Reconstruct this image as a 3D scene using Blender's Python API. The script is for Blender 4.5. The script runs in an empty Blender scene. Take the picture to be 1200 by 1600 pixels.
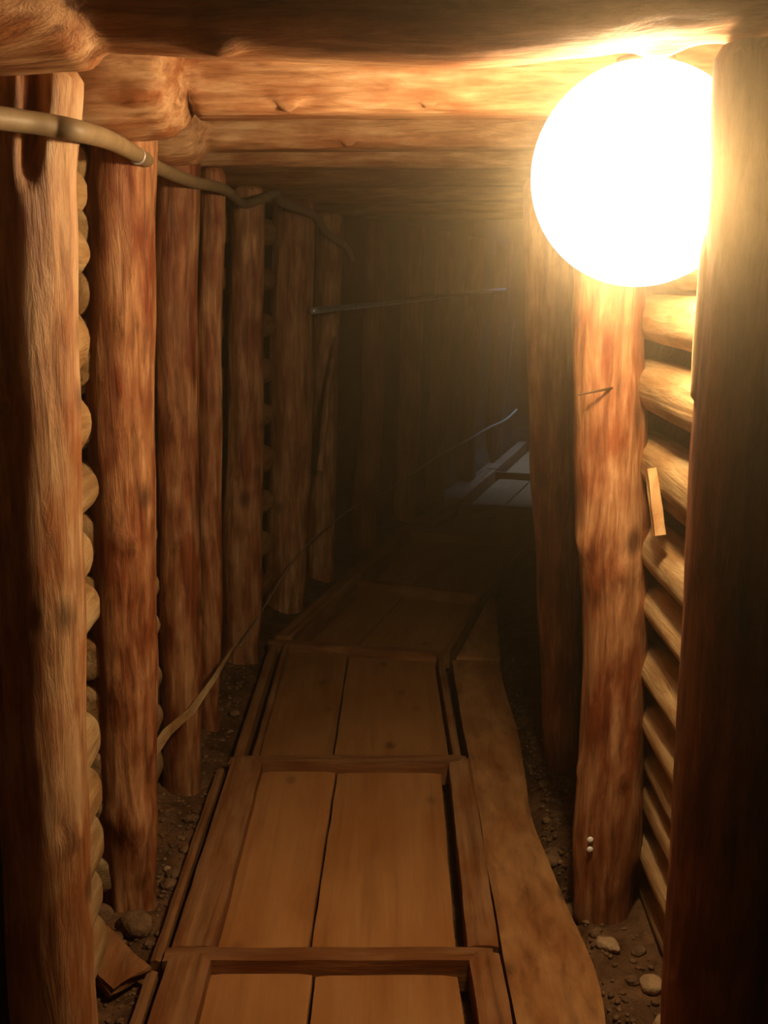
import bpy, bmesh, math, random
from mathutils import Vector, Matrix, noise

C = bpy.context.scene
COL = C.collection
R = math.radians

# ------------------------------------------------------------------ camera
cam_d = bpy.data.cameras.new('camera')
cam = bpy.data.objects.new('camera', cam_d)
COL.objects.link(cam)
cam.location = (0, 0, 1.6)
cam.rotation_euler = (R(90 - 12.2), 0, 0)
cam_d.sensor_fit = 'VERTICAL'
cam_d.sensor_height = 36.0
cam_d.lens = 36.0 * 1690.0 / 1600.0
cam_d.clip_start = 0.02
C.camera = cam

# ------------------------------------------------------------------ world: dark, with warm haze added to spread a bloom-like glow around the lamp
w = bpy.data.worlds.new('bloom_haze')
C.world = w
w.use_nodes = True
wn = w.node_tree
wn.nodes['Background'].inputs[0].default_value = (0, 0, 0, 1)
wn.nodes['Background'].inputs[1].default_value = 0.0
vs = wn.nodes.new('ShaderNodeVolumeScatter')
HAZE, HAZE_G = 0.085, 0.962
vs.inputs['Color'].default_value = (1.0, 0.75, 0.46, 1)
vs.inputs['Density'].default_value = HAZE
vs.inputs['Anisotropy'].default_value = HAZE_G
wn.links.new(vs.outputs[0], wn.nodes['World Output'].inputs['Volume'])

# ------------------------------------------------------------------ lights
LAMP = Vector((0.448, 1.97, 1.775))
LAMP_R = 0.19
LAMP_POWER = 300.0
LAMP_COL = (1.0, 0.69, 0.33)
sky_l = bpy.data.lights.new('shaft_daylight', 'AREA')
sky_l.energy = 26.0
sky_l.color = (0.34, 0.58, 1.0)
sky_l.shape = 'RECTANGLE'
sky_l.size, sky_l.size_y = 0.7, 0.9
sky_l.spread = R(60)
sky_o = bpy.data.objects.new('shaft_daylight', sky_l)
COL.objects.link(sky_o)
sky_o.location = (1.62, 9.6, 3.6)

back_l = bpy.data.lights.new('fill_behind_camera', 'POINT')  # added warm fill for the shaded near right post, no visible source
back_l.energy = 1.5
back_l.color = (1.0, 0.50, 0.20)
back_l.shadow_soft_size = 0.12
back_o = bpy.data.objects.new('fill_behind_camera', back_l)
COL.objects.link(back_o)
back_o.location = (0.2, -1.4, 1.7)

C.view_settings.view_transform = 'Standard'
C.view_settings.look = 'None'
C.view_settings.exposure = 0.0
C.view_settings.gamma = 1.0
C.view_settings.use_curve_mapping = False
C.cycles.use_denoising = True
C.cycles.max_bounces = 8
C.cycles.volume_bounces = 0
C.cycles.transparent_max_bounces = 8
C.cycles.sample_clamp_indirect = 4.0

# ------------------------------------------------------------------ materials
def new_mat(name):
    m = bpy.data.materials.new(name)
    m.use_nodes = True
    nt = m.node_tree
    b = nt.nodes['Principled BSDF']
    return m, nt, b

def ramp(nt, stops):
    r = nt.nodes.new('ShaderNodeValToRGB')
    el = r.color_ramp.elements
    el[0].position, el[0].color = stops[0][0], (*stops[0][1], 1)
    el[1].position, el[1].color = stops[-1][0], (*stops[-1][1], 1)
    for p, c in stops[1:-1]:
        e = el.new(p)
        e.color = (*c, 1)
    return r

def wood(name, axis, dark, mid, light, rough=0.75, fine=42.0, along=4.5, patch=5.0, patch_col=None,
         knots=0.0, bump=0.5, spec=0.25, pspread=(0.40, 0.62)):
    """streaked wood whose grain runs along the given local axis"""
    m, nt, b = new_mat(name)
    N, L = nt.nodes.new, nt.links.new
    tc = N('ShaderNodeTexCoord')
    oi = N('ShaderNodeObjectInfo')
    off = N('ShaderNodeVectorMath'); off.operation = 'MULTIPLY_ADD'
    cmb = N('ShaderNodeCombineXYZ')
    for i in range(3): L(oi.outputs['Random'], cmb.inputs[i])
    L(cmb.outputs[0], off.inputs[0]); off.inputs[1].default_value = (7.3, 11.1, 17.7)
    L(tc.outputs['Object'], off.inputs[2])
    def mapped(s_across, s_along):
        mp = N('ShaderNodeMapping')
        s = [s_across] * 3
        s['XYZ'.index(axis)] = s_along
        mp.inputs['Scale'].default_value = s
        L(off.outputs[0], mp.inputs['Vector'])
        return mp
    n1 = N('ShaderNodeTexNoise'); n1.inputs['Scale'].default_value = 1.0
    n1.inputs['Detail'].default_value = 10; n1.inputs['Roughness'].default_value = 0.68
    n1.inputs['Distortion'].default_value = 0.5
    L(mapped(fine, along).outputs[0], n1.inputs['Vector'])
    n2 = N('ShaderNodeTexNoise'); n2.inputs['Scale'].default_value = 1.0
    n2.inputs['Detail'].default_value = 5; n2.inputs['Roughness'].default_value = 0.6
    L(mapped(patch * 3.0, patch).outputs[0], n2.inputs['Vector'])
    r1 = ramp(nt, [(0.30, dark), (0.48, mid), (0.70, light)])
    L(n1.outputs['Fac'], r1.inputs[0])
    col = r1.outputs[0]
    pr = ramp(nt, [(pspread[0], (0, 0, 0)), (pspread[1], (1, 1, 1))])
    L(n2.outputs['Fac'], pr.inputs[0])
    mx = N('ShaderNodeMix'); mx.data_type = 'RGBA'; mx.blend_type = 'MULTIPLY'
    mx.inputs[7].default_value = (*(patch_col or (0.62, 0.42, 0.30)), 1)
    L(pr.outputs[0], mx.inputs[0]); L(col, mx.inputs[6])
    col = mx.outputs[2]
    if knots:
        vo = N('ShaderNodeTexVoronoi'); vo.inputs['Scale'].default_value = 1.0
        L(mapped(knots, knots * 0.62).outputs[0], vo.inputs['Vector'])
        kr = ramp(nt, [(0.07, (1, 1, 1)), (0.17, (0, 0, 0))])
        L(vo.outputs['Distance'], kr.inputs[0])
        km = N('ShaderNodeMix'); km.data_type = 'RGBA'
        km.inputs[7].default_value = (dark[0] * 0.40, dark[1] * 0.36, dark[2] * 0.36, 1)
        kf = N('ShaderNodeMath'); kf.operation = 'MULTIPLY'; kf.inputs[1].default_value = 0.7
        L(kr.outputs[0], kf.inputs[0]); L(kf.outputs[0], km.inputs[0]); L(col, km.inputs[6])
        col = km.outputs[2]
    hv = N('ShaderNodeHueSaturation')
    mr = N('ShaderNodeMapRange'); mr.inputs[3].default_value = 0.82; mr.inputs[4].default_value = 1.15
    L(oi.outputs['Random'], mr.inputs[0]); L(mr.outputs[0], hv.inputs['Value'])
    L(col, hv.inputs['Color'])
    L(hv.outputs[0], b.inputs['Base Color'])
    b.inputs['Roughness'].default_value = rough
    b.inputs['Specular IOR Level'].default_value = spec
    bp = N('ShaderNodeBump'); bp.inputs['Strength'].default_value = bump; bp.inputs['Distance'].default_value = 0.02
    ad = N('ShaderNodeMath'); ad.operation = 'ADD'
    L(n1.outputs['Fac'], ad.inputs[0]); L(n2.outputs['Fac'], ad.inputs[1])
    L(ad.outputs[0], bp.inputs['Height']); L(bp.outputs[0], b.inputs['Normal'])
    return m

def earth(name, c1, c2, c3, scale=9.0, bump=0.8):
    m, nt, b = new_mat(name)
    N, L = nt.nodes.new, nt.links.new
    tc = N('ShaderNodeTexCoord')
    n1 = N('ShaderNodeTexNoise'); n1.inputs['Scale'].default_value = scale
    n1.inputs['Detail'].default_value = 9; n1.inputs['Roughness'].default_value = 0.65
    L(tc.outputs['Object'], n1.inputs['Vector'])
    r1 = ramp(nt, [(0.32, c1), (0.5, c2), (0.70, c3)])
    L(n1.outputs['Fac'], r1.inputs[0]); L(r1.outputs[0], b.inputs['Base Color'])
    n2 = N('ShaderNodeTexNoise'); n2.inputs['Scale'].default_value = scale * 6
    n2.inputs['Detail'].default_value = 6
    L(tc.outputs['Object'], n2.inputs['Vector'])
    bp = N('ShaderNodeBump'); bp.inputs['Strength'].default_value = bump; bp.inputs['Distance'].default_value = 0.02
    L(n2.outputs['Fac'], bp.inputs['Height']); L(bp.outputs[0], b.inputs['Normal'])
    b.inputs['Roughness'].default_value = 0.95
    b.inputs['Specular IOR Level'].default_value = 0.1
    return m

def plain(name, col, rough=0.5, metal=0.0, spec=0.4):
    m, nt, b = new_mat(name)
    N, L = nt.nodes.new, nt.links.new
    tc = N('ShaderNodeTexCoord')
    n = N('ShaderNodeTexNoise'); n.inputs['Scale'].default_value = 30; n.inputs['Detail'].default_value = 5
    L(tc.outputs['Object'], n.inputs['Vector'])
    r = ramp(nt, [(0.3, tuple(c * 0.75 for c in col)), (0.7, tuple(min(1, c * 1.15) for c in col))])
    L(n.outputs['Fac'], r.inputs[0]); L(r.outputs[0], b.inputs['Base Color'])
    b.inputs['Roughness'].default_value = rough
    b.inputs['Metallic'].default_value = metal
    b.inputs['Specular IOR Level'].default_value = spec
    return m

LOGC = dict(dark=(0.12, 0.042, 0.015), mid=(0.40, 0.170, 0.065), light=(0.72, 0.40, 0.20))
M = {}
for ax in 'XYZ':
    M['log' + ax] = wood('timber_log_' + ax.lower(), ax, knots=6.0, patch_col=(0.50, 0.26, 0.15), rough=0.55, spec=0.4, **LOGC)
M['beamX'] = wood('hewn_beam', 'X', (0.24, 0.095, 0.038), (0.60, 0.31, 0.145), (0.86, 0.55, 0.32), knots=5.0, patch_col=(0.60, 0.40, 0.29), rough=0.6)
M['beam_dim'] = wood('dim_beam', 'X', (0.14, 0.055, 0.02), (0.34, 0.15, 0.06), (0.52, 0.28, 0.13), knots=5.0, patch_col=(0.55, 0.38, 0.27))  # hewn beam wood darkened for the poor light on far beams
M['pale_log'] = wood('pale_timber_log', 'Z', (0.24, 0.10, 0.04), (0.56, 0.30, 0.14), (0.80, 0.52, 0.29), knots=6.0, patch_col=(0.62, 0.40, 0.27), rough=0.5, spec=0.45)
M['shade_log'] = wood('shade_darkened_log', 'Z', (0.09, 0.028, 0.010), (0.26, 0.085, 0.028), (0.40, 0.17, 0.065), patch_col=(0.5, 0.32, 0.22))  # far posts' light falloff put into the colour; near right post shares it
M['dark_beam'] = wood('dark_beam_wood', 'X', (0.10, 0.040, 0.016), (0.22, 0.09, 0.035), (0.34, 0.16, 0.07), patch_col=(0.6, 0.45, 0.35))
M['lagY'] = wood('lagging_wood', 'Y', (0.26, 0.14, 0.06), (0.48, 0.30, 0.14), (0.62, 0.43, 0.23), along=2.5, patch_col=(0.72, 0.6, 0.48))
M['plank'] = wood('plank_wood', 'Y', (0.30, 0.132, 0.045), (0.385, 0.172, 0.058), (0.44, 0.205, 0.072), fine=34, along=1.6,
                  patch=2.4, patch_col=(0.84, 0.74, 0.64), knots=7.0, bump=0.15, spec=0.12, rough=0.9)
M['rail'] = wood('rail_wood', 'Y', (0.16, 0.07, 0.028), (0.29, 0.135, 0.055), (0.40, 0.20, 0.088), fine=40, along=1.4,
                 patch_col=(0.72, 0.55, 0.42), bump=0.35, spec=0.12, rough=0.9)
M['board'] = wood('broad_board_wood', 'Y', (0.22, 0.095, 0.036), (0.39, 0.18, 0.066), (0.52, 0.26, 0.10), fine=24, along=7.0,
                  patch=3.2, patch_col=(0.66, 0.48, 0.36), knots=5.5, bump=0.45, spec=0.12, rough=0.9, pspread=(0.42, 0.70))
M['tie'] = wood('tie_wood', 'X', (0.15, 0.062, 0.025), (0.27, 0.12, 0.048), (0.38, 0.18, 0.078), patch_col=(0.7, 0.55, 0.42),
                bump=0.35, spec=0.12, rough=0.9)
M['chip'] = wood('chip_wood', 'Z', (0.38, 0.20, 0.08), (0.58, 0.34, 0.15), (0.68, 0.44, 0.22))
M['earth'] = earth('trodden_earth', (0.055, 0.026, 0.012), (0.13, 0.062, 0.028), (0.24, 0.125, 0.06))
M['rock'] = earth('earth_wall', (0.035, 0.018, 0.009), (0.085, 0.042, 0.020), (0.15, 0.08, 0.04), scale=5)
M['stone'] = earth('stone', (0.10, 0.052, 0.026), (0.21, 0.115, 0.058), (0.36, 0.21, 0.11), scale=14, bump=0.5)
M['pale_stone'] = earth('pale_stone', (0.34, 0.21, 0.11), (0.46, 0.29, 0.16), (0.58, 0.40, 0.25), scale=14, bump=0.4)
M['cable'] = plain('cable_rubber', (0.27, 0.18, 0.095), rough=0.55)
M['cord'] = plain('thin_cord', (0.30, 0.20, 0.12), rough=0.7)
M['steel'] = plain('steel', (0.75, 0.70, 0.66), rough=0.35, metal=0.6)
M['rust'] = plain('rusty_iron', (0.10, 0.05, 0.025), rough=0.7, metal=0.5)
M['white'] = plain('white_stud_glint', (0.88, 0.84, 0.78), rough=0.3)  # white colour stands in for the studs' reflected glint
M['socket'] = plain('lamp_socket', (0.20, 0.14, 0.09), rough=0.5)

# glowing lamp globe: emission on oversized glass stands in for the lamp's glare
m = bpy.data.materials.new('glare_globe_glass'); m.use_nodes = True
nt = m.node_tree
for n in list(nt.nodes): nt.nodes.remove(n)
o_ = nt.nodes.new('ShaderNodeOutputMaterial')
tr = nt.nodes.new('ShaderNodeBsdfTransparent')
em = nt.nodes.new('ShaderNodeEmission'); em.inputs[0].default_value = (1.0, 0.86, 0.62, 1); em.inputs[1].default_value = 14.0
mx = nt.nodes.new('ShaderNodeMixShader'); mx.inputs[0].default_value = 0.35
nt.links.new(tr.outputs[0], mx.inputs[1]); nt.links.new(em.outputs[0], mx.inputs[2]); nt.links.new(mx.outputs[0], o_.inputs[0])
M['globe'] = m
m = bpy.data.materials.new('lit_bulb'); m.use_nodes = True
nt = m.node_tree
for n in list(nt.nodes): nt.nodes.remove(n)
o_ = nt.nodes.new('ShaderNodeOutputMaterial')
em = nt.nodes.new('ShaderNodeEmission'); em.inputs[0].default_value = (*LAMP_COL, 1); em.inputs[1].default_value = 400.0
nt.links.new(em.outputs[0], o_.inputs[0])
M['bulb'] = m

# ------------------------------------------------------------------ object helpers
def link(name, me, mat, parent=None, loc=(0, 0, 0), smooth=True):
    o = bpy.data.objects.new(name, me)
    COL.objects.link(o)
    if mat: me.materials.append(mat)
    if smooth:
        for p in me.polygons: p.use_smooth = True
    o.location = loc
    if parent: o.parent = parent
    return o

def obj(name, bm, mat, parent=None, loc=(0, 0, 0), smooth=True):
    bmesh.ops.recalc_face_normals(bm, faces=bm.faces)
    me = bpy.data.meshes.new(name)
    bm.to_mesh(me); bm.free()
    return link(name, me, mat, parent, loc, smooth)

def tag(o, label, cat, group=None):
    o['label'] = label; o['category'] = cat
    if group: o['group'] = group
    return o

def struct(o):
    o['kind'] = 'structure'
    return o

def empty(name, loc, label, cat, group=None, rotz=0):
    o = bpy.data.objects.new(name, None)
    COL.objects.link(o)
    o.location = loc; o.rotation_euler = (0, 0, rotz); o.empty_display_size = 0.1
    return tag(o, label, cat, group)

def lerp_keys(keys, s):
    """keys: [(s, a, b, r)] -> smooth interpolation"""
    if s <= keys[0][0]: return keys[0][1:]
    for k0, k1 in zip(keys, keys[1:]):
        if s <= k1[0]:
            t = (s - k0[0]) / (k1[0] - k0[0])
            t = t * t * (3 - 2 * t)
            return tuple(a + (b - a) * t for a, b in zip(k0[1:], k1[1:]))
    return keys[-1][1:]

def log_bm(axis, keys, seed, rough=0.06, nseg=44, step=0.02, knots=(), fn=None, origin=(0, 0, 0), taper=0.012):
    """a log along an axis. keys: [(s, a, b, r)]: place along the axis, the two cross coordinates, the radius.
    knots: (s, angle, height, size). fn(s, angle, r, da, db) -> (da, db) reshapes the section."""
    s0, s1 = keys[0][0], keys[-1][0]
    n = max(3, int(abs(s1 - s0) / step))
    bm = bmesh.new()
    rings = []
    rnd = Vector((seed * 3.17, seed * 1.31, seed * 7.7))
    def P(s, a, b):
        if axis == 'Z': v = Vector((a, b, s))
        elif axis == 'X': v = Vector((s, a, b))
        else: v = Vector((a, s, b))
        return v - Vector(origin)
    slist = [s0 + (s1 - s0) * i / n for i in range(n + 1)]
    for i, s in enumerate(slist):
        ca, cb, r = lerp_keys(keys, s)
        e = min(s - s0, s1 - s)
        rr = r - taper * max(0.0, 1 - e / 0.02) ** 2
        ring = []
        for k in range(nseg):
            th = 2 * math.pi * k / nseg
            c, sn = math.cos(th), math.sin(th)
            d = noise.noise(Vector((c * 1.1, sn * 1.1, s * 1.6)) + rnd) * rough
            d += noise.noise(Vector((c * 3.2, sn * 3.2, s * 2.4)) + rnd) * rough * 0.45
            d += noise.noise(Vector((c * 9, sn * 9, s * 7)) + rnd) * rough * 0.40
            q = rr * (1 + d)
            for ks, ka, kh, kz in knots:
                da_ = math.atan2(math.sin(th - ka), math.cos(th - ka)) * r
                dd = (da_ * da_ + (s - ks) ** 2 * 0.6) / (kz * kz)
                if dd < 9: q += kh * math.exp(-dd)
            a, b = q * c, q * sn
            if fn: a, b = fn(s, th, rr, a, b)
            ring.append(bm.verts.new(P(s, ca + a, cb + b)))
        rings.append(ring)
    for r0, r1 in zip(rings, rings[1:]):
        for k in range(nseg):
            k2 = (k + 1) % nseg
            bm.faces.new((r0[k], r0[k2], r1[k2], r1[k]))
    for ring, s in ((rings[0], s0), (rings[-1], s1)):
        ctr = sum((v.co for v in ring), Vector()) / nseg
        mid = [bm.verts.new(ctr + (v.co - ctr) * 0.5 + Vector((0, 0, 0))) for v in ring]
        cv = bm.verts.new(ctr)
        for k in range(nseg):
            k2 = (k + 1) % nseg
            bm.faces.new((ring[k], ring[k2], mid[k2], mid[k]))
            bm.faces.new((mid[k], mid[k2], cv))
    return bm

def tube_bm(pts, rad, nseg=12, sub=8):
    """a round tube through points (Catmull-Rom); rad is a number or one per point"""
    P = [Vector(p) for p in pts]
    rads = rad if isinstance(rad, (list, tuple)) else [rad] * len(P)
    cs, rs = [], []
    for i in range(len(P) - 1):
        p0, p1, p2, p3 = P[max(0, i - 1)], P[i], P[i + 1], P[min(len(P) - 1, i + 2)]
        for j in range(sub):
            t = j / sub
            cs.append(0.5 * ((2 * p1) + (p2 - p0) * t + (2 * p0 - 5 * p1 + 4 * p2 - p3) * t * t + (3 * p1 - p0 - 3 * p2 + p3) * t ** 3))
            rs.append(rads[i] + (rads[i + 1] - rads[i]) * t)
    cs.append(P[-1]); rs.append(rads[-1])
    bm = bmesh.new()
    rings = []
    for i, c in enumerate(cs):
        t = (cs[min(i + 1, len(cs) - 1)] - cs[max(0, i - 1)]).normalized()
        u = t.cross(Vector((0, 0, 1)))
        if u.length < 1e-3: u = t.cross(Vector((1, 0, 0)))
        u.normalize(); v = u.cross(t)
        rings.append([bm.verts.new(c + (u * math.cos(a) + v * math.sin(a)) * rs[i])
                      for a in [2 * math.pi * k / nseg for k in range(nseg)]])
    for r0, r1 in zip(rings, rings[1:]):
        for k in range(nseg):
            bm.faces.new((r0[k], r0[(k + 1) % nseg], r1[(k + 1) % nseg], r1[k]))
    bm.faces.new(rings[0][::-1]); bm.faces.new(rings[-1])
    return bm

def slab_bm(A, B, Cc, D, z0, z1, seed, nu=6, nv=24, wob=0.003, edge=0.003, curveL=None, curveR=None):
    """a board: corners A (near left) B (near right) C (far right) D (far left) in plan, from z0 up to z1"""
    A, B, Cc, D = [Vector((*p, 0)) for p in (A, B, Cc, D)]
    bm = bmesh.new()
    rnd = Vector((seed * 5.3, seed * 2.9, seed))
    top, bot = [], []
    for j in range(nv + 1):
        v = j / nv
        l = A.lerp(D, v); r = B.lerp(Cc, v)
        l = l + (r - l).normalized() * (noise.noise(Vector((v * 9, 0.3, 1)) + rnd) * edge)
        r = r + (r - l).normalized() * (noise.noise(Vector((v * 9, 4.3, 1)) + rnd) * edge)
        if curveR: r = r + Vector((curveR(v), 0, 0))
        if curveL: l = l + Vector((curveL(v), 0, 0))
        rt, rb = [], []
        for i in range(nu + 1):
            u = i / nu
            p = l.lerp(r, u)
            z = z1 + noise.noise(Vector((p.x * 5, p.y * 2.5, seed)) + rnd) * wob
            if i in (0, nu): z -= 0.004
            if j in (0, nv): z -= 0.002
            rt.append(bm.verts.new((p.x, p.y, z))); rb.append(bm.verts.new((p.x, p.y, z0)))
        top.append(rt); bot.append(rb)
    for j in range(nv):
        for i in range(nu):
            bm.faces.new((top[j][i], top[j][i + 1], top[j + 1][i + 1], top[j + 1][i]))
            bm.faces.new((bot[j][i], bot[j + 1][i], bot[j + 1][i + 1], bot[j][i + 1]))
        bm.faces.new((top[j][0], top[j + 1][0], bot[j + 1][0], bot[j][0]))
        bm.faces.new((top[j][nu], bot[j][nu], bot[j + 1][nu], top[j + 1][nu]))
    for i in range(nu):
        bm.faces.new((top[0][i], bot[0][i], bot[0][i + 1], top[0][i + 1]))
        bm.faces.new((top[nv][i], top[nv][i + 1], bot[nv][i + 1], bot[nv][i]))
    return bm

def shift(bm, loc, rotz=0.0):
    mt = Matrix.Rotation(-rotz, 4, 'Z') @ Matrix.Translation(-Vector(loc))
    bmesh.ops.transform(bm, matrix=mt, verts=bm.verts)
    return bm

def stone_bm(r, seed, flat=0.7, sub=3):
    bm = bmesh.new()
    bmesh.ops.create_icosphere(bm, subdivisions=sub, radius=1.0)
    rnd = random.Random(seed)
    off = Vector((rnd.uniform(0, 50), rnd.uniform(0, 50), rnd.uniform(0, 50)))
    sx, sy = rnd.uniform(0.85, 1.25), rnd.uniform(0.8, 1.1)
    for v in bm.verts:
        d = 1 + 0.32 * noise.noise(v.co * 1.1 + off) + 0.12 * noise.noise(v.co * 3 + off)
        p = v.co * d
        q = p.copy()
        for nx in range(3):
            nn = Vector((rnd.random() - .5, 0, 0))
        v.co = Vector((q.x * sx, q.y * sy, q.z * flat)) * r
    return bm

# ------------------------------------------------------------------ plan of the gallery (it bends to the right)
LWALL = [(-0.82, -2.6), (-0.80, 0.5), (-0.80, 3.2), (-0.78, 4.6), (-0.62, 5.4), (-0.40, 6.1), (-0.05, 7.0), (0.42, 8.2), (0.92, 9.6), (1.40, 10.9), (1.95, 12.4)]
RWALL = [(0.80, -2.6), (0.78, 0.5), (0.74, 1.6), (0.75, 2.8), (0.80, 3.8), (0.98, 4.7), (1.30, 5.6), (1.62, 6.6), (1.95, 7.7), (2.35, 8.9), (2.80, 10.2), (3.20, 11.4)]

def resample(poly, step):
    P = [Vector((*p, 0)) for p in poly]
    out = []
    for i in range(len(P) - 1):
        p0, p1, p2, p3 = P[max(0, i - 1)], P[i], P[i + 1], P[min(len(P) - 1, i + 2)]
        n = max(1, int((p2 - p1).length / step))
        for j in range(n):
            t = j / n
            out.append(0.5 * ((2 * p1) + (p2 - p0) * t + (2 * p0 - 5 * p1 + 4 * p2 - p3) * t * t + (3 * p1 - p0 - 3 * p2 + p3) * t ** 3))
    out.append(P[-1])
    return out

def wall(name, poly, out_sign, seed):
    """earth wall with the relief of stacked lagging behind the posts, thick"""
    pts = resample(poly, 0.07)
    bm = bmesh.new()
    nz = 70
    grid, backs = [], []
    for i, p in enumerate(pts):
        t = (pts[min(i + 1, len(pts) - 1)] - pts[max(0, i - 1)]).normalized()
        nrm = Vector((-t.y, t.x, 0)) * out_sign      # points out of the gallery
        col, bk = [], []
        for k in range(nz + 1):
            z = -0.15 + 2.45 * k / nz
            d = 0.05 * noise.noise(Vector((p.x * 1.5, p.y * 1.5, z * 2 + seed))) + 0.02 * noise.noise(Vector((p.x * 7, p.y * 7, z * 9 + seed)))
            d += 0.018 * abs(math.sin(z * 21 + 0.8 * noise.noise(Vector((p.x, p.y, seed)))))
            d -= 0.05 * max(0.0, 0.12 - z) / 0.12
            q = p + nrm * (max(d, -0.03) + 0.03)
            col.append(bm.verts.new((q.x, q.y, z)))
            if k in (0, nz):
                qb = p + nrm * 0.35
                bk.append(bm.verts.new((qb.x, qb.y, z)))
        grid.append(col); backs.append(bk)
    for i in range(len(pts) - 1):
        for k in range(nz):
            bm.faces.new((grid[i][k], grid[i + 1][k], grid[i + 1][k + 1], grid[i][k + 1]))
        bm.faces.new((backs[i][0], backs[i + 1][0], backs[i + 1][1], backs[i][1]))
        bm.faces.new((grid[i][nz], grid[i + 1][nz], backs[i + 1][1], backs[i][1]))
        bm.faces.new((grid[i][0], grid[i + 1][0], backs[i + 1][0], backs[i][0]))
    return struct(obj(name, bm, M['rock']))

wall('wall_left', LWALL, 1, 3.0)
wall('wall_right', RWALL, -1, 9.0)

# walkway edges in plan, used to keep the earth below the timber
WL = [(-0.53, -2.6), (-0.525, 2.0), (-0.52, 3.45), (-0.51, 4.62), (-0.15, 5.87), (0.58, 8.09), (1.37, 10.74), (1.9, 12.5)]
WR = [(0.50, -2.6), (0.50, 2.0), (0.48, 3.0), (0.49, 3.9), (0.52, 4.4), (0.60, 5.5), (0.95, 6.6), (1.35, 7.7), (1.75, 9.0), (2.2, 10.5), (2.75, 12.2)]
def xat(poly, y):
    if y <= poly[0][1]: return poly[0][0]
    for a, b in zip(poly, poly[1:]):
        if y <= b[1]:
            t = (y - a[1]) / (b[1] - a[1])
            return a[0] + (b[0] - a[0]) * t
    return poly[-1][0]

def ground_z(x, y):
    l, r = xat(WL, y), xat(WR, y)
    inside = min(x - l, r - x)
    base = -0.05 + 0.022 * noise.noise(Vector((x * 4, y * 4, 1))) + 0.010 * noise.noise(Vector((x * 14, y * 14, 5))) \
        + 0.005 * noise.noise(Vector((x * 40, y * 40, 5)))
    bank = max(0.0, l - 0.10 - x) * 0.22 + max(0.0, x - r - 0.10) * 0.15
    base += bank
    if inside > -0.04:
        k = min(1.0, (inside + 0.04) / 0.05)
        base = base * (1 - k) + (-0.115) * k
    return base

bm = bmesh.new()
xs = [-1.15 + 0.035 * i for i in range(int(2.25 / 0.035) + 1)]
ys = [-2.6 + 0.045 * j for j in range(int(15.2 / 0.045) + 1)]
gv = []
for y in ys:
    sh = xat(LWALL, y) + 0.80
    wid = 1.0 + max(0.0, (y - 4.0)) * 0.02
    row = []
    for x in xs:
        X = x * wid + sh
        row.append(bm.verts.new((X, y, ground_z(X, y))))
    gv.append(row)
for j in range(len(ys) - 1):
    for i in range(len(xs) - 1):
        bm.faces.new((gv[j][i], gv[j][i + 1], gv[j + 1][i + 1], gv[j + 1][i]))
struct(obj('floor', bm, M['earth']))

# roof of the gallery, with the daylight shaft left open far down the bend
bm = bmesh.new()
NX = 16
yc = [-2.6 + 0.15 * j for j in range(int(15.2 / 0.15) + 1)]
cv = []
for y in yc:
    l, r = xat(LWALL, y) - 0.3, xat(RWALL, y) + 0.3
    row = []
    for i in range(NX + 1):
        X = l + (r - l) * i / NX
        z = 2.20 + 0.05 * noise.noise(Vector((X * 2, y * 2, 3))) + 0.02 * noise.noise(Vector((X * 8, y * 8, 3)))
        row.append(bm.verts.new((X, y, z)))
    cv.append(row)
for j in range(len(yc) - 1):
    for i in range(NX):
        c = (cv[j][i].co + cv[j + 1][i + 1].co) / 2
        if abs(c.x - 1.45) < 0.45 and abs(c.y - 9.6) < 0.9: continue
        bm.faces.new((cv[j][i], cv[j][i + 1], cv[j + 1][i + 1], cv[j + 1][i]))
struct(obj('ceiling', bm, M['rock']))

# ends of the built stretch
def end_wall(name, y, x0, x1):
    bm = bmesh.new()
    bmesh.ops.create_cube(bm, size=1.0)
    bmesh.ops.scale(bm, vec=(x1 - x0, 0.2, 2.6), verts=bm.verts)
    bmesh.ops.subdivide_edges(bm, edges=bm.edges, cuts=6, use_grid_fill=True)
    for v in bm.verts: v.co += Vector((0, 0.05 * noise.noise(v.co * 2), 0))
    bmesh.ops.translate(bm, vec=((x0 + x1) / 2, y, 1.05), verts=bm.verts)
    struct(obj(name, bm, M['rock']))
end_wall('wall_back', -2.65, -1.2, 1.2)
end_wall('wall_front', 12.3, 0.8, 3.8)

# ------------------------------------------------------------------ upright posts
def post(keys_zxr, Y, seed, label, mat='logZ', knots=(), fn=None, rough=0.055, dy=0.0, group='round pit props along the walls'):
    keys = sorted([(z, x, Y + dy * z, r) for z, x, r in keys_zxr])
    k0 = keys[0]
    if k0[0] > -0.08: keys = [(-0.09, k0[1], k0[2], k0[3])] + keys
    o = obj('timber_post', log_bm('Z', keys, seed, rough=rough, knots=knots, fn=fn, origin=(k0[1], k0[2], -0.05), nseg=56),
            M[mat], loc=(k0[1], k0[2], -0.05))
    return tag(o, label, 'post', group)

F = -math.pi / 2        # angle of the side that faces the camera

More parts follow.
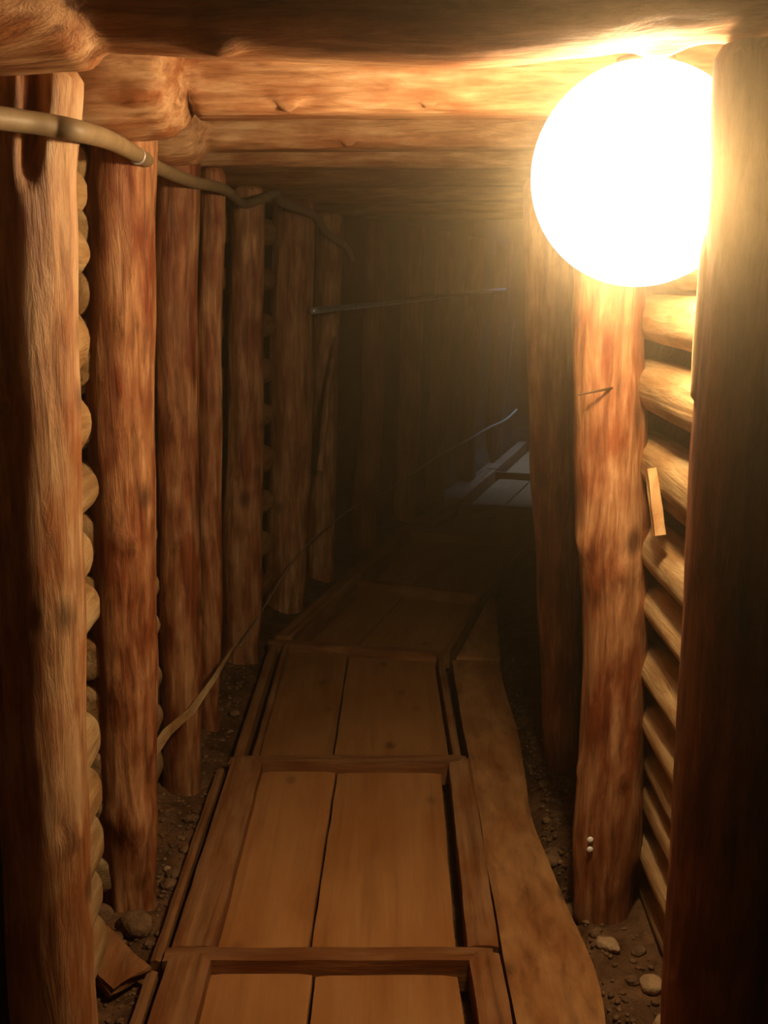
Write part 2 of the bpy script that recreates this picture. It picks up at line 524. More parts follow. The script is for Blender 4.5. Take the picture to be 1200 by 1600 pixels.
def cleft(s, th, r, a, b):
    # the top of the nearest left post is split open
    if s > 1.74:
        d = math.atan2(math.sin(th - (F + 0.30)), math.cos(th - (F + 0.30)))
        k = math.exp(-(d / 0.17) ** 2) * min(1.0, (s - 1.74) / 0.08)
        a, b = a * (1 - 0.6 * k), b * (1 - 0.6 * k)
    return a, b
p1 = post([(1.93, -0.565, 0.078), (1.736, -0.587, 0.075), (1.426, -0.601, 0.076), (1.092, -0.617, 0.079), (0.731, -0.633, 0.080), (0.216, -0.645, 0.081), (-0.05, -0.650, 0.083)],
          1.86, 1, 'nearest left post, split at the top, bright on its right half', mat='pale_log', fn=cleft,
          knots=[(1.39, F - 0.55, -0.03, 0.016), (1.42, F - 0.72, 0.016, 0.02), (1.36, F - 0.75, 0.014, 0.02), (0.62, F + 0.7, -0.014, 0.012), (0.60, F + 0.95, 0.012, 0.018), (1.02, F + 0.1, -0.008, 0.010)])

def facet(s, th, r, a, b):
    if s < 0.17:
        n = Vector((0.45, -0.893))
        lim = 0.050 + max(0.0, s - 0.02) * 0.12
        d = a * n.x + b * n.y
        if d > lim: a, b = a - n.x * (d - lim), b - n.y * (d - lim)
    return a, b
p2 = post([(1.95, -0.602, 0.079), (1.651, -0.622, 0.081), (1.194, -0.644, 0.081), (0.70, -0.660, 0.081), (0.259, -0.675, 0.076), (-0.031, -0.681, 0.068)],
          2.62, 2, 'second post on the left, straight and knotty, its foot cut to a flat facet', fn=facet,
          knots=[(0.985, F + 0.25, 0.014, 0.018), (0.965, F + 0.55, 0.016, 0.014), (0.60, F + 0.1, 0.01, 0.03), (0.22, F + 0.3, 0.016, 0.03), (0.24, F - 0.5, 0.012, 0.02), (1.50, F + 0.3, 0.010, 0.018)])
p3 = post([(1.965, -0.601, 0.062), (1.477, -0.629, 0.066), (0.884, -0.646, 0.065), (0.464, -0.653, 0.070), (-0.037, -0.670, 0.062)],
          3.31, 3, 'third post on the left, rough with peeling bark, behind the leaning lath', rough=0.075, group=None,
          knots=[(0.80, F + 0.2, 0.01, 0.02), (1.15, F, 0.008, 0.03)])
p4 = post([(1.96, -0.573, 0.042), (1.239, -0.609, 0.044), (0.546, -0.631, 0.046), (-0.024, -0.651, 0.036)],
          3.78, 4, 'slim fourth post on the left, squeezed between two thicker ones', rough=0.07)
p5 = post([(1.96, -0.550, 0.067), (1.167, -0.581, 0.077), (0.334, -0.617, 0.090), (-0.033, -0.637, 0.085)],
          4.54, 5, 'fifth post on the left, widening to its foot, last before the dark gap')
p6 = post([(1.96, -0.428, 0.100), (1.094, -0.452, 0.104), (0.122, -0.495, 0.106), (-0.031, -0.506, 0.10)],
          5.30, 6, 'thick dim post just beyond the dark gap in the left wall', rough=0.08)
p7 = post([(1.93, -0.284, 0.072), (1.043, -0.314, 0.066), (0.008, -0.354, 0.075)],
          5.84, 7, 'dim post where the left wall starts to bend, behind the leaning prop')
post([(1.93, -0.040, 0.067), (0.97, -0.068, 0.068), (0.05, -0.130, 0.08)], 6.60, 8, 'faint post with an orange streak, second along the bend', mat='shade_log')
post([(1.93, 0.20, 0.075), (0.9, 0.175, 0.075), (0.05, 0.14, 0.08)], 7.30, 9, 'faint post third along the dark bend of the left wall', mat='shade_log')
post([(1.93, 0.45, 0.07), (0.9, 0.42, 0.075), (0.05, 0.38, 0.08)], 8.05, 10, 'faint post fourth along the bend, by the grey rail', mat='shade_log')
post([(1.93, 0.73, 0.075), (0.9, 0.71, 0.075), (0.05, 0.68, 0.08)], 8.85, 11, 'faint post fifth along the bend, near the far daylight', mat='shade_log')
post([(1.93, 1.06, 0.075), (0.9, 1.03, 0.075), (0.05, 1.0, 0.08)], 9.80, 12, 'farthest post on the bend, behind the hanging wire', mat='shade_log')

r2 = post([(1.935, 0.515, 0.081), (1.503, 0.529, 0.085), (1.197, 0.547, 0.089), (0.989, 0.561, 0.092), (0.915, 0.572, 0.088), (0.792, 0.582, 0.085), (0.622, 0.586, 0.082), (0.359, 0.586, 0.083), (0.178, 0.587, 0.089), (-0.028, 0.583, 0.076)],
          2.60, 21, 'brightly lit right post under the lamp, with two white studs near its foot', fn=None,
          knots=[(0.955, F - 1.1, 0.012, 0.03), (0.36, F - 1.35, 0.010, 0.012), (0.36, F + 0.15, 0.012, 0.014), (0.34, F + 0.15, -0.008, 0.010), (0.90, F, 0.01, 0.02)], group=None)
r3 = post([(1.90, 0.510, 0.076), (1.51, 0.525, 0.073), (1.057, 0.552, 0.076), (0.624, 0.583, 0.072), (0.167, 0.607, 0.066), (-0.047, 0.619, 0.062)],
          3.50, 22, 'shadowed leaning post on the right, behind the brightly lit one')
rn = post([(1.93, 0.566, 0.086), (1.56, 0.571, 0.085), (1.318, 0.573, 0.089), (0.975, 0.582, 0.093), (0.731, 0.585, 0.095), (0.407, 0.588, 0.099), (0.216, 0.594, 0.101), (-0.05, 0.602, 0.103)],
          1.68, 23, 'nearest right post, dark and shadowed, at the right edge beside the lamp', mat='shade_log', rough=0.05,
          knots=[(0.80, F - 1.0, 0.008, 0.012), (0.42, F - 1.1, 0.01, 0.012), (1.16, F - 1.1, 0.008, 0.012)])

# parts fixed in posts
def part(name, bm, mat, parent, label=None, smooth=True):
    bmesh.ops.translate(bm, vec=-parent.location, verts=bm.verts)
    o = obj(name, bm, mat, parent, smooth=smooth)
    if label: o['label'] = label
    return o
part('nail', tube_bm([(0.548, 2.53, 1.353), (0.50, 2.492, 1.348), (0.444, 2.478, 1.338)], [0.0030, 0.0030, 0.0012], nseg=8), M['rust'], r2, 'long bent dark nail')
for z in (0.195, 0.168):
    bm = bmesh.new(); bmesh.ops.create_uvsphere(bm, u_segments=16, v_segments=10, radius=0.0085)
    bmesh.ops.scale(bm, vec=(1, 0.6, 1), verts=bm.verts)
    bmesh.ops.translate(bm, vec=(0.528, 2.528, z), verts=bm.verts)
    part('stud', bm, M['white'], r2, 'white stud')
# split strip of bark standing off the near right post
def strip(s, th, r, a, b): return a * 0.5, b
part('bark_strip', log_bm('Z', [(1.40, 0.494, 1.69, 0.003), (1.42, 0.486, 1.69, 0.012), (1.50, 0.487, 1.69, 0.015), (1.62, 0.488, 1.69, 0.014), (1.70, 0.493, 1.69, 0.006)], 51, rough=0.4, nseg=18, step=0.01, fn=strip, taper=0.002),
     M['chip'], rn, 'pale split strip of bark')

# leaning prop between the two dim posts
tag(obj('leaning_prop', tube_bm([(-0.335, 5.55, 0.62), (-0.30, 5.60, 0.95), (-0.245, 5.70, 1.30)], [0.020, 0.018, 0.014], nseg=10), M['logZ']),
    'thin stick leaning against the dim post at the start of the bend', 'prop')

# ------------------------------------------------------------------ roof beams
def hewn(front, bottom=None, x0=None, x1=None):
    def fn(s, th, r, a, b):
        k = 1.0
        if x0 is not None: k = max(0.0, min(1.0, (s - x0) / 0.018))
        if a < -front:
            a = a * (1 - k) + (-front - 0.10 * (abs(a) - front)) * k
        if bottom and b < -bottom:
            b = b * (1 - k) + (-bottom - 0.10 * (abs(b) - bottom)) * k
        return a, b
    return fn

def beam(keys, seed, label, mat='beamX', fn=None, rough=0.05, knots=(), rotz=0.0, pivot=None):
    ox = (keys[0][0] + keys[-1][0]) / 2
    org = (ox, keys[0][1], keys[0][2])
    o = obj('roof_beam', log_bm('X', keys, seed, rough=rough, fn=fn, knots=knots, origin=org, nseg=64, step=0.015), M[mat], loc=org)
    o.rotation_euler = (0, 0, rotz)
    return tag(o, label, 'beam', 'crosswise roof beams')

D_ = -math.pi / 2       # underside of a beam
def flare(s, th, r, a, b):
    # thick end swollen towards the camera at the left, shaped to catch lamp light
    k = max(0.0, min(1.0, (-0.405 - s) / 0.20))
    if s < -0.405 and a < 0: a = a * (1 + 1.9 * k)
    return a, b
beam([(-0.86, 1.70, 2.03, 0.140), (-0.56, 1.70, 2.03, 0.135), (-0.445, 1.70, 2.03, 0.130), (-0.410, 1.70, 2.025, 0.100), (-0.19, 1.71, 2.022, 0.104), (0.11, 1.71, 2.014, 0.108), (0.30, 1.71, 2.025, 0.108), (0.42, 1.71, 2.045, 0.108), (0.58, 1.71, 2.068, 0.110), (0.86, 1.71, 2.08, 0.112)],
     31, 'nearest roof beam, dark across the top with a thick pale end at left', mat='beamX', rough=0.05, fn=flare,
     knots=[(-0.24, D_ - 0.45, 0.014, 0.022), (0.41, D_ + 0.2, 0.02, 0.025), (0.33, D_, -0.006, 0.05), (0.53, D_, 0.012, 0.03)])
beam([(-0.84, 2.575, 2.045, 0.135), (-0.60, 2.565, 2.040, 0.142), (-0.49, 2.565, 2.045, 0.135), (-0.445, 2.58, 2.05, 0.110), (-0.432, 2.60, 2.05, 0.080), (-0.415, 2.60, 2.045, 0.100), (0.2, 2.60, 2.047, 0.100), (0.86, 2.60, 2.045, 0.104)],
     32, 'second roof beam, brightly lit hewn face running into the lamp glare', fn=hewn(0.072, 0.088, x0=-0.430), rough=0.05,
     knots=[(-0.21, math.pi + 0.55, 0.10, 0.014), (0.02, math.pi + 0.2, 0.07, 0.018), (0.10, math.pi + 0.5, 0.07, 0.016), (-0.52, math.pi + 0.5, 0.016, 0.03)])
beam([(-0.84, 3.29, 2.045, 0.120), (-0.62, 3.28, 2.040, 0.132), (-0.55, 3.28, 2.045, 0.125), (-0.515, 3.29, 2.05, 0.10), (-0.505, 3.31, 2.05, 0.075), (-0.49, 3.31, 2.045, 0.092), (0.2, 3.31, 2.047, 0.092), (0.9, 3.31, 2.045, 0.095)],
     33, 'third roof beam, orange hewn face just under the second beam', fn=hewn(0.070, 0.082, x0=-0.503), rough=0.05,
     knots=[(-0.10, math.pi + 0.5, 0.07, 0.018)])
beam([(-0.84, 3.80, 2.045, 0.10), (-0.48, 3.80, 2.045, 0.098), (0.2, 3.80, 2.042, 0.090), (0.92, 3.80, 2.045, 0.094)],
     34, 'fourth roof beam, narrow brown lowest edge of the lit group', fn=hewn(0.075, 0.082), rough=0.05)
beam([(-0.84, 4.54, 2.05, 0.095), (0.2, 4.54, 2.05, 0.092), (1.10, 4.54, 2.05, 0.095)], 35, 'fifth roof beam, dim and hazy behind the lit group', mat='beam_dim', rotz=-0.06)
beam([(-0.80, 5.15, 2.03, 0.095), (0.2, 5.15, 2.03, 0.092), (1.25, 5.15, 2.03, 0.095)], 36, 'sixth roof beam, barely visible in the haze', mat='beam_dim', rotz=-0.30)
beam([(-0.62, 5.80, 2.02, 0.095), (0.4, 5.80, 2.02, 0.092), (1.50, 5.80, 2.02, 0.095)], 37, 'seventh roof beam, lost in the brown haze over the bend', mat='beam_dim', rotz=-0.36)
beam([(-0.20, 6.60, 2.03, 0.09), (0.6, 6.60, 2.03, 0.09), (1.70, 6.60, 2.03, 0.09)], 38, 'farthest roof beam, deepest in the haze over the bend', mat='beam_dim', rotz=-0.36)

# ------------------------------------------------------------------ lagging poles in the wall bays
def lag(x0, y0, x1, y1, z, r, seed, label, group, point=0.0, mat='lagY', cat='lagging pole', slope=0.0):
    keys = [(y0, x0, z, r), ((y0 + y1) / 2, (x0 + x1) / 2, z + slope * 0.5, r * 1.03), (y1 - max(point, 0.02), x1, z + slope, r)]
    if point:
        for t in (0.35, 0.6, 0.8, 0.93, 1.0):
            keys.append((y1 - point + point * t, x1 - 0.01 * t, z + slope, r * math.sqrt(max(0.01, 1 - t * t))))
    org = (x0, y0, z)
    o = obj('lagging_pole', log_bm('Y', keys, seed, rough=0.07, origin=org, nseg=28, step=0.018, taper=0.006), M[mat], loc=org)
    return tag(o, label, cat, group)

RS = [(1.90, 0.055), (1.765, 0.060), (1.63, 0.058), (1.505, 0.056), (1.345, 0.062), (1.165, 0.060), (0.952, 0.058), (0.812, 0.054), (0.645, 0.056), (0.500, 0.054), (0.375, 0.048), (0.270, 0.050), (0.122, 0.054), (-0.005, 0.050)]
rl = ['topmost right lagging pole, swallowed by the lamp glare', 'right lagging pole level with the glowing lamp globe', 'blown-out right lagging pole just below the lamp globe',
      'right lagging pole with a brown underside, lowest edge of the lamp glare', 'right lagging pole with a white hot patch of light on top', 'right lagging pole behind the top of the upright wood chip',
      'right lagging pole at the bottom end of the upright wood chip', 'second right lagging pole below the upright wood chip', 'third right lagging pole below the upright wood chip',
      'fourth right lagging pole below the upright wood chip', 'slim right lagging pole, fourth from the ground', 'right lagging pole third from the ground', 'right lagging pole second from the ground', 'lowest right lagging pole, resting on the earth behind the lit post']
for i, (z, r) in enumerate(RS):
    x = 0.662 + (1.42 - z) * 0.045 + (0.055 - r)
    if z > 1.58: x += 0.065
    lag(x, 1.66, x, 2.74, z, r, 100 + i, rl[i], 'lagging poles of the right wall')
lag(0.70, 1.68, 0.70, 2.70, 1.065, 0.022, 130, 'thin lath between right lagging poles beside the upright wood chip', 'lagging poles of the right wall', slope=0.0)

LS = [(1.90, .055), (1.775, .058), (1.655, .050), (1.475, .090), (1.295, .082), (1.15, .055), (1.01, .068), (0.885, .052), (0.72, .055), (0.585, .055), (0.455, .058), (0.33, .060), (0.21, .058), (0.085, .056)]
ll = ['topmost left lagging pole under the nearest beam end', 'left lagging pole level with the thick hose', 'small left lagging pole just under the hose', 'thick pale lagging end bulging widest beside the nearest left post',
      'second widest pale lagging end beside the nearest left post', 'narrow pale lagging end level with the knot hole of the nearest left post', 'pale lagging end at half height of the left wall',
      'left lagging pole with a ragged slanted end', 'left lagging pole just below the black hole in the left bay', 'splintered left lagging pole below the dark gap', 'brown left lagging pole, fourth from the ground', 'left lagging pole third from the ground',
      'left lagging pole second from the ground', 'lowest left lagging pole, on the rubble beside the nearest post']
rr = random.Random(5)
for i, (z, r) in enumerate(LS):
    if i == 8: continue
    x = -0.668 - (1.5 - z) * 0.022 - (r - 0.055)
    lag(x, 1.93, x - 0.004, (2.40 if z > 0.65 else 2.35) + rr.uniform(-0.015, 0.02), z, r, 140 + i, ll[i], 'lagging poles of the nearest left bay', point=0.14 if r > 0.06 else 0.10)
for i in range(13):
    z = 1.86 - i * 0.148 + rr.uniform(-0.015, 0.015)
    x = -0.735 - (1.5 - z) * 0.015
    nm = ['topmost', 'second', 'third', 'fourth', 'fifth', 'sixth', 'seventh', 'eighth', 'ninth', 'tenth', 'eleventh', 'twelfth', 'lowest'][i]
    lag(x, 2.56, x - 0.01, 3.28, z, 0.058, 160 + i, nm + ' lagging pole from the top behind the second left post' if i else 'topmost lagging pole behind the second left post', 'lagging poles of the second left bay')
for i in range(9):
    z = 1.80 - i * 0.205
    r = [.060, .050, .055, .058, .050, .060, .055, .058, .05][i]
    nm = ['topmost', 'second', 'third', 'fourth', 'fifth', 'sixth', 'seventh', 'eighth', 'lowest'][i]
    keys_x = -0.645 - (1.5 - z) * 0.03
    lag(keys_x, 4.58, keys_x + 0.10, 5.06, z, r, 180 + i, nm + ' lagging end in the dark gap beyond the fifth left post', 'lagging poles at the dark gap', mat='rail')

# upright chip of wood wedged beside the lit right post
bm = bmesh.new(); bmesh.ops.create_cube(bm, size=1.0)
bmesh.ops.subdivide_edges(bm, edges=bm.edges, cuts=4, use_grid_fill=True)
for v in bm.verts:
    t = v.co.z + 0.5
    v.co = Vector((v.co.x * (0.026 - 0.006 * t) + 0.004 * noise.noise(v.co * 3), v.co.y * 0.03, v.co.z * 0.15))
bmesh.ops.rotate(bm, cent=(0, 0, 0), matrix=Matrix.Rotation(R(-8), 3, 'Y') @ Matrix.Rotation(R(-14), 3, 'X'), verts=bm.verts)
tag(obj('wood_chip', bm, M['chip'], loc=(0.604, 2.36, 1.113), smooth=False), 'pale upright chip of wood wedged between the lit right post and the lagging', 'wood chip')

# ------------------------------------------------------------------ walkway of planks and rails
ZT, ZP, ZB = 0.0, -0.035, -0.105
# each section: near tie (left, right end) and far tie
TIES = [((-0.52, 1.15), (0.30, 1.15)), ((-0.52, 2.31), (0.285, 2.31)), ((-0.517, 3.40), (0.30, 3.40)), ((-0.51, 4.62), (0.29, 4.47)),
        ((-0.22, 5.68), (0.52, 5.345)), ((0.10, 6.82), (0.95, 6.58)), ((0.46, 7.70), (1.30, 7.42)), ((0.86, 9.02), (1.70, 8.75)), ((1.33, 10.6), (2.15, 10.3))]
slabels = ['plank walkway section nearest the camera, cut by the lower picture edge', 'plank walkway section with two broad boards beside the lit right post',
           'plank walkway section with thin doubled rails beside the dim left posts', 'dim plank walkway section where the path starts to bend',
           'dark plank walkway section after the start of the bend', 'darkest plank walkway section before the patch of daylight',
           'walkway section with planks greyed by daylight', 'farthest walkway section, pale with daylight at its rail']
def V2(p): return Vector((p[0], p[1]))
for i in range(8):
    (aL, aR), (bL, bR) = TIES[i], TIES[i + 1]
    aL, aR, bL, bR = map(V2, (aL, aR, bL, bR))
    d = ((bL + bR) - (aL + aR)) / 2
    rz = math.atan2(-d.x, d.y)
    org = ((aL.x + aR.x) / 2, (aL.y + aR.y) / 2, ZB)
    root = empty('walkway_section', org, slabels[i], 'walkway', 'plank walkway sections', rz)
    wa, wb = (aR - aL).length, (bR - bL).length
    ua, ub = (aR - aL).normalized(), (bR - bL).normalized()
    fw = d.normalized()
    def at(u_m, t, far):     # metres from the left edge, t metres along past the tie
        return (bL + ub * u_m + fw * t) if far else (aL + ua * u_m + fw * t)
    def add(name, l0, r0, l1, r1, z0, z1, seed, mat, label=None, ta=0.0, tb=0.0, **kw):
        bm_ = slab_bm(at(l0, ta, 0), at(r0, ta, 0), at(r1, tb, 1), at(l1, tb, 1), z0, z1, seed, **kw)
        o = obj(name, shift(bm_, org, rz), M[mat], root, smooth=False)
        if label: o['label'] = label
        return o
    rail_w = 0.105 if i < 2 else 0.085
    inL = rail_w
    inR = wa - (0.085 if i < 2 else 0.05); inRb = wb - (0.085 if i < 2 else 0.05)
    gap = 0.022 if i < 3 else 0.012
    j = inL + (inR - inL) * 0.37
    jb = inL + (inRb - inL) * (0.40)
    pl = inL + (-0.005 if i < 3 else 0.03)
    zp = ZP if i < 3 else ZP - 0.018
    add('plank', pl, j - 0.004, pl, jb - 0.004, ZB, zp, 200 + i, 'plank', ta=0.053, tb=0.0, nu=8)
    add('plank', j + 0.004, inR - gap, jb + 0.004, inRb - gap, ZB, zp - 0.004, 220 + i, 'plank', ta=0.053, tb=0.0, nu=10)
    if i in (0, 1, 3, 4, 5, 6, 7):
        add('side_rail', 0.0, rail_w, 0.0, rail_w, ZB + 0.02, ZT + (0.004 if i < 2 else 0.022), 240 + i, 'rail', ta=0.054, tb=0.03, nu=5)
    else:
        add('side_rail', 0.0, 0.034, 0.0, 0.034, ZB + 0.02, ZT, 240 + i, 'rail', ta=0.054, tb=0.03, nu=3)
        add('side_rail', 0.062, 0.084, 0.062, 0.084, ZB + 0.02, ZT, 245 + i, 'rail', ta=0.054, tb=0.03, nu=3)
    if i < 2:
        add('side_rail', wa - 0.080, wa - 0.005, wb - 0.080, wb - 0.005, ZB + 0.02, ZT + 0.004, 260 + i, 'rail', ta=0.054, tb=0.03, nu=4)
        add('edge_lath', -0.045, -0.020, -0.045, -0.020, ZB + 0.03, ZT - 0.012, 280 + i, 'rail', ta=0.02, tb=-0.02, nu=2)
    elif i == 2:
        add('side_rail', wa - 0.062, wa - 0.036, wb - 0.060, wb - 0.034, ZB + 0.02, ZT, 260 + i, 'rail', ta=0.054, tb=0.03, nu=3)
    else:
        add('side_rail', wa - 0.045, wa - 0.015, wb - 0.045, wb - 0.015, ZB + 0.02, ZT - 0.004, 260 + i, 'rail', ta=0.054, tb=0.03, nu=3)
    # the crosswise tie at the far end of the section
    q0, q1 = bL - ub * 0.012, bR - ub * 0.02
    tw = 0.052
    bm_ = slab_bm(q0, q1, q1 + fw * tw, q0 + fw * tw, ZB + 0.02, ZT + 0.002, 300 + i, nu=20, nv=4, wob=0.004, edge=0.005)
    obj('cross_tie', shift(bm_, org, rz), M['tie'], root, smooth=False)

# broad boards beside the rails on the right
def board(A, B, Cc, D, seed, label, curve):
    bm_ = slab_bm(A, B, Cc, D, -0.095, -0.012, seed, nu=10, nv=50, wob=0.005, edge=0.006, curveR=curve)
    org = (A[0], A[1], -0.09)
    o = obj('broad_board', shift(bm_, org), M['board'], loc=org, smooth=False)
    return tag(o, label, 'board', 'broad boards on the right of the walkway')
board((0.292, 1.3), (0.47, 1.3), (0.492, 4.42), (0.292, 4.44), 401, 'broad pale board with a wavy right edge beside the lit right post',
      lambda v: 0.026 * math.exp(-((v - 0.31) / 0.07) ** 2) - 0.030 * math.exp(-((v - 0.56) / 0.10) ** 2))
board((0.318, 4.48), (0.505, 4.45), (0.575, 5.40), (0.545, 5.38), 402, 'dim tapering board butted behind the broad pale one',
      lambda v: 0.0)

# ------------------------------------------------------------------ lamp
lamp = empty('globe_lamp', LAMP, 'glaring round lamp hung under the roof beams at upper right', 'lamp')
bm = bmesh.new(); bmesh.ops.create_uvsphere(bm, u_segments=48, v_segments=32, radius=LAMP_R)
obj('globe', bm, M['globe'], lamp)['label'] = 'oversized glowing globe filling out the lamp glare'
bm = bmesh.new(); bmesh.ops.create_uvsphere(bm, u_segments=24, v_segments=16, radius=0.035)
for v in bm.verts:
    if v.co.z > 0: v.co.z *= 1.5; v.co.x *= 1 - v.co.z * 6; v.co.y *= 1 - v.co.z * 6
bulb = obj('bulb', bm, M['bulb'], lamp)
bm = bmesh.new()
prof = [(0.0, 0.245), (0.022, 0.245), (0.028, 0.230), (0.030, 0.196), (0.05, 0.192), (0.052, 0.180), (0.0, 0.178)]
ring_prev = None
for pr_, pz in prof:
    ring = [bm.verts.new((pr_ * math.cos(2 * math.pi * k / 24), pr_ * math.sin(2 * math.pi * k / 24), pz)) for k in range(24)]
    if ring_prev:
        for k in range(24): bm.faces.new((ring_prev[k], ring_prev[(k + 1) % 24], ring[(k + 1) % 24], ring[k]))
    ring_prev = ring
bmesh.ops.remove_doubles(bm, verts=bm.verts, dist=1e-5)
obj('socket', bm, M['socket'], lamp)
obj('hanging_cord', tube_bm([(0, 0, 0.24), (0.004, 0.01, 0.32), (0, 0.0, 0.42)], 0.006, nseg=8), M['socket'], lamp)
ld = bpy.data.lights.new('bulb_light', 'POINT')
ld.energy = LAMP_POWER; ld.color = LAMP_COL; ld.shadow_soft_size = 0.04
lo = bpy.data.objects.new('bulb_light', ld); COL.objects.link(lo)
lo.location = LAMP + Vector((0, 0, -0.005))

# ------------------------------------------------------------------ hose, pipe, cords, lath
hose_pts = [(-0.62, 1.45, 1.822), (-0.585, 1.60, 1.826), (-0.548, 1.70, 1.830), (-0.512, 1.745, 1.829), (-0.478, 1.80, 1.826), (-0.505, 2.1, 1.848), (-0.538, 2.50, 1.862), (-0.562, 2.85, 1.868), (-0.545, 3.20, 1.868),
            (-0.523, 3.68, 1.884), (-0.525, 4.2, 1.872), (-0.480, 4.42, 1.905), (-0.445, 4.6, 1.938), (-0.435, 4.8, 1.915), (-0.325, 5.18, 1.886), (-0.284, 5.5, 1.822), (-0.20, 5.74, 1.762), (-0.17, 5.85, 1.70)]
hose = empty('hose', (-0.62, 1.45, 1.822), 'thick pale hose slung along the top of the left posts', 'hose')
part('hose_body', tube_bm(hose_pts, 0.0172, nseg=16, sub=8), M['cable'], hose)
bm = tube_bm([(-0.5335, 2.445, 1.8585), (-0.5345, 2.455, 1.859)], 0.0188, nseg=16, sub=3)
part('clip', bm, M['steel'], hose, 'shiny metal clip')

tag(obj('pipe', tube_bm([(-0.335, 5.15, 1.450), (0.0, 6.15, 1.463), (0.44, 7.5, 1.483), (1.0, 9.15, 1.507)], 0.015, nseg=14, sub=10), M['steel']),
    'straight metal pipe along the bending left wall, glinting at its far end', 'pipe')

tag(obj('cord', tube_bm([(-0.574, 4.1, 0.166), (-0.534, 4.6, 0.17), (-0.440, 5.0, 0.269), (-0.325, 5.45, 0.315), (-0.147, 6.1, 0.326), (0.082, 6.8, 0.306), (0.359, 7.5, 0.369), (0.636, 8.2, 0.388), (0.864, 8.8, 0.405), (1.05, 9.3, 0.404), (1.204, 9.8, 0.430)],
    [0.004, 0.004, 0.004, 0.004, 0.005, 0.006, 0.007, 0.008, 0.009, 0.010, 0.011], nseg=8), M['cord']),
    'thin cord drooping low along the left wall into the bend', 'cord')
tag(obj('wire', tube_bm([(1.14, 9.62, 1.25), (1.111, 9.6, 0.909), (1.065, 9.6, 0.457), (1.005, 9.6, 0.06)], 0.006, nseg=8), M['cord']),
    'thin wire hanging straight down by the far daylight', 'wire')

# splintered lath lying against the third left post
P = [(-0.700, 2.80, 0.225, 0.019), (-0.650, 3.02, 0.272, 0.018), (-0.600, 3.15, 0.285, 0.015), (-0.565, 3.38, 0.302, 0.010), (-0.548, 3.68, 0.298, 0.006), (-0.534, 3.95, 0.280, 0.003)]
bm = bmesh.new()
rings = []
for k, (x, y, z, hw) in enumerate(P):
    c = Vector((x, y, z)); nrm = Vector((0.55, -0.15, 0.55)).normalized()
    up = Vector((-0.5, -0.45, 0.62)).normalized()
    rings.append([bm.verts.new(c + up * su * hw + nrm * sn * 0.004) for su, sn in ((-1, -1), (1, -1), (1, 1), (-1, 1))])
for a, b in zip(rings, rings[1:]):
    for k in range(4): bm.faces.new((a[k], a[(k + 1) % 4], b[(k + 1) % 4], b[k]))
bm.faces.new(rings[0]); bm.faces.new(rings[-1][::-1])
tag(obj('lath', bm, M['lagY'], smooth=False), 'splintered lath slanting up from behind the second left post', 'lath')

# ------------------------------------------------------------------ rubble: stones, broken board, gravel
def stone(x, y, r, seed, label, mat='stone', group=None, flat=0.72, lift=0.25):
    o = obj('stone', stone_bm(r, seed, flat), M[mat], loc=(x, y, ground_z(x, y) + r * flat * lift))
    o.rotation_euler = (0, 0, seed * 1.3)
    return tag(o, label, 'stone', group)
stone(-0.640, 2.500, 0.050, 1, 'largest rounded stone, in the rubble below the second left post')
stone(-0.742, 2.520, 0.036, 2, 'upright angular stone between the first and second left posts')
stone(-0.690, 2.440, 0.030, 3, 'middling stone in front of the largest rounded stone on the left')
stone(-0.618, 2.800, 0.013, 4, 'tiny pale pebble beside the foot of the second left post', mat='pale_stone', lift=0.7)
stone(-0.585, 2.780, 0.022, 5, 'dark little stone between the pale pebble and the walkway edge')
stone(-0.625, 2.320, 0.026, 6, 'small stone beside the walkway edge at the broken board')
stone(0.500, 2.900, 0.046, 7, 'flat broken stone against the board edge, left of the lit right post', flat=0.45)
stone(0.505, 2.640, 0.028, 8, 'stone tucked between the board edge and foot of the lit right post')
stone(0.562, 2.420, 0.027, 9, 'round reddish stone on the earth in front of the lit right post', mat='pale_stone', lift=0.5)
stone(0.636, 2.270, 0.028, 10, 'pale yellow stone halfway along the right earth strip', mat='pale_stone', lift=0.5)
stone(0.632, 2.135, 0.030, 11, 'pale stone at the lower right, beside the dark near post', mat='pale_stone', lift=0.5)
rg = random.Random(11)
n = 0
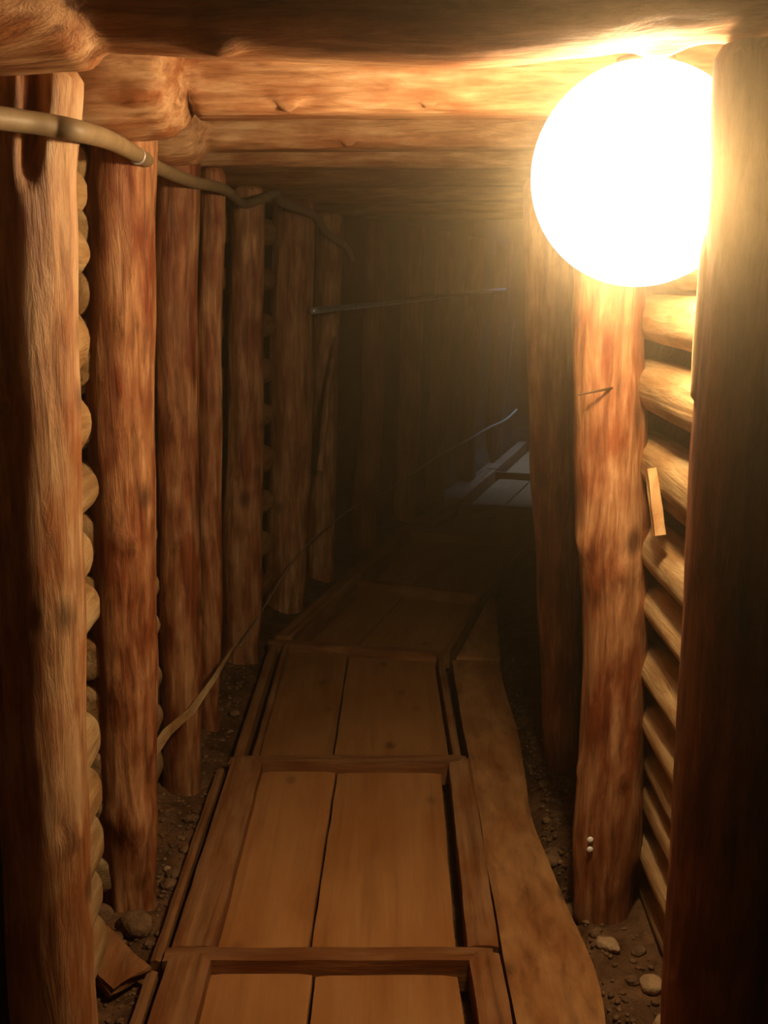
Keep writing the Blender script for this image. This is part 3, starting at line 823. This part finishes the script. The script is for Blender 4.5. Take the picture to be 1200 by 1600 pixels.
for _ in range(600):
    if n >= 34: break
    left = rg.random() < 0.55
    y = rg.uniform(2.05, 3.9) if left else rg.uniform(2.05, 3.4)
    x = rg.uniform(-0.76, -0.575) if left else rg.uniform(xat(WR, y) + 0.015, 0.66)
    if any((x - q.location.x) ** 2 + (y - q.location.y) ** 2 < (0.035 if q.name.startswith('stone') else 0.10) ** 2
           for q in (p1, p2, p3, p4, r2, r3, rn)) : continue
    n += 1
    stone(x, y, rg.uniform(0.010, 0.022), 50 + n,
          'small brown stone in the rubble along the left posts' if left else 'small brown stone on the earth strip right of the boards',
          group='small stones on the left' if left else 'small stones on the right', lift=0.4)

# fine gravel strewn over the earth on both sides
bm = bmesh.new()
rg = random.Random(21)
for _ in range(1100):
    left = rg.random() < 0.5
    y = rg.uniform(1.9, 4.6)
    if left: x = rg.uniform(-0.78, xat(WL, y) - 0.05)
    else: x = xat(WR, y) + 0.012 + abs(rg.gauss(0, 0.07))
    if x > 0.72: continue
    r = rg.uniform(0.003, 0.009)
    mt = Matrix.Translation((x, y, ground_z(x, y) + r * 0.3)) @ Matrix.Rotation(rg.uniform(0, 6), 4, 'Z') @ Matrix.Diagonal((r * rg.uniform(.8, 1.5), r, r * 0.75, 1))
    bmesh.ops.create_icosphere(bm, subdivisions=1, radius=1.0, matrix=mt)
g = obj('gravel', bm, M['stone'])
tag(g, 'fine gravel strewn over the earth along both walls', 'gravel'); g['kind'] = 'stuff'

bm = bmesh.new(); bmesh.ops.create_cube(bm, size=1.0)
bmesh.ops.subdivide_edges(bm, edges=bm.edges, cuts=3, use_grid_fill=True)
for v in bm.verts:
    v.co += Vector((noise.noise(v.co * 3) * 0.08, noise.noise(v.co * 3 + Vector((5, 0, 0))) * 0.06, 0))
    v.co = Vector((v.co.x * 0.17, v.co.y * 0.11, v.co.z * 0.035))
bmesh.ops.rotate(bm, cent=(0, 0, 0), matrix=Matrix.Rotation(R(-38), 3, 'Z') @ Matrix.Rotation(R(16), 3, 'Y'), verts=bm.verts)
tag(obj('broken_board', bm, M['rail'], loc=(-0.660, 2.30, 0.005), smooth=False), 'broken end of a board tilted in the rubble by the nearest left post', 'board')
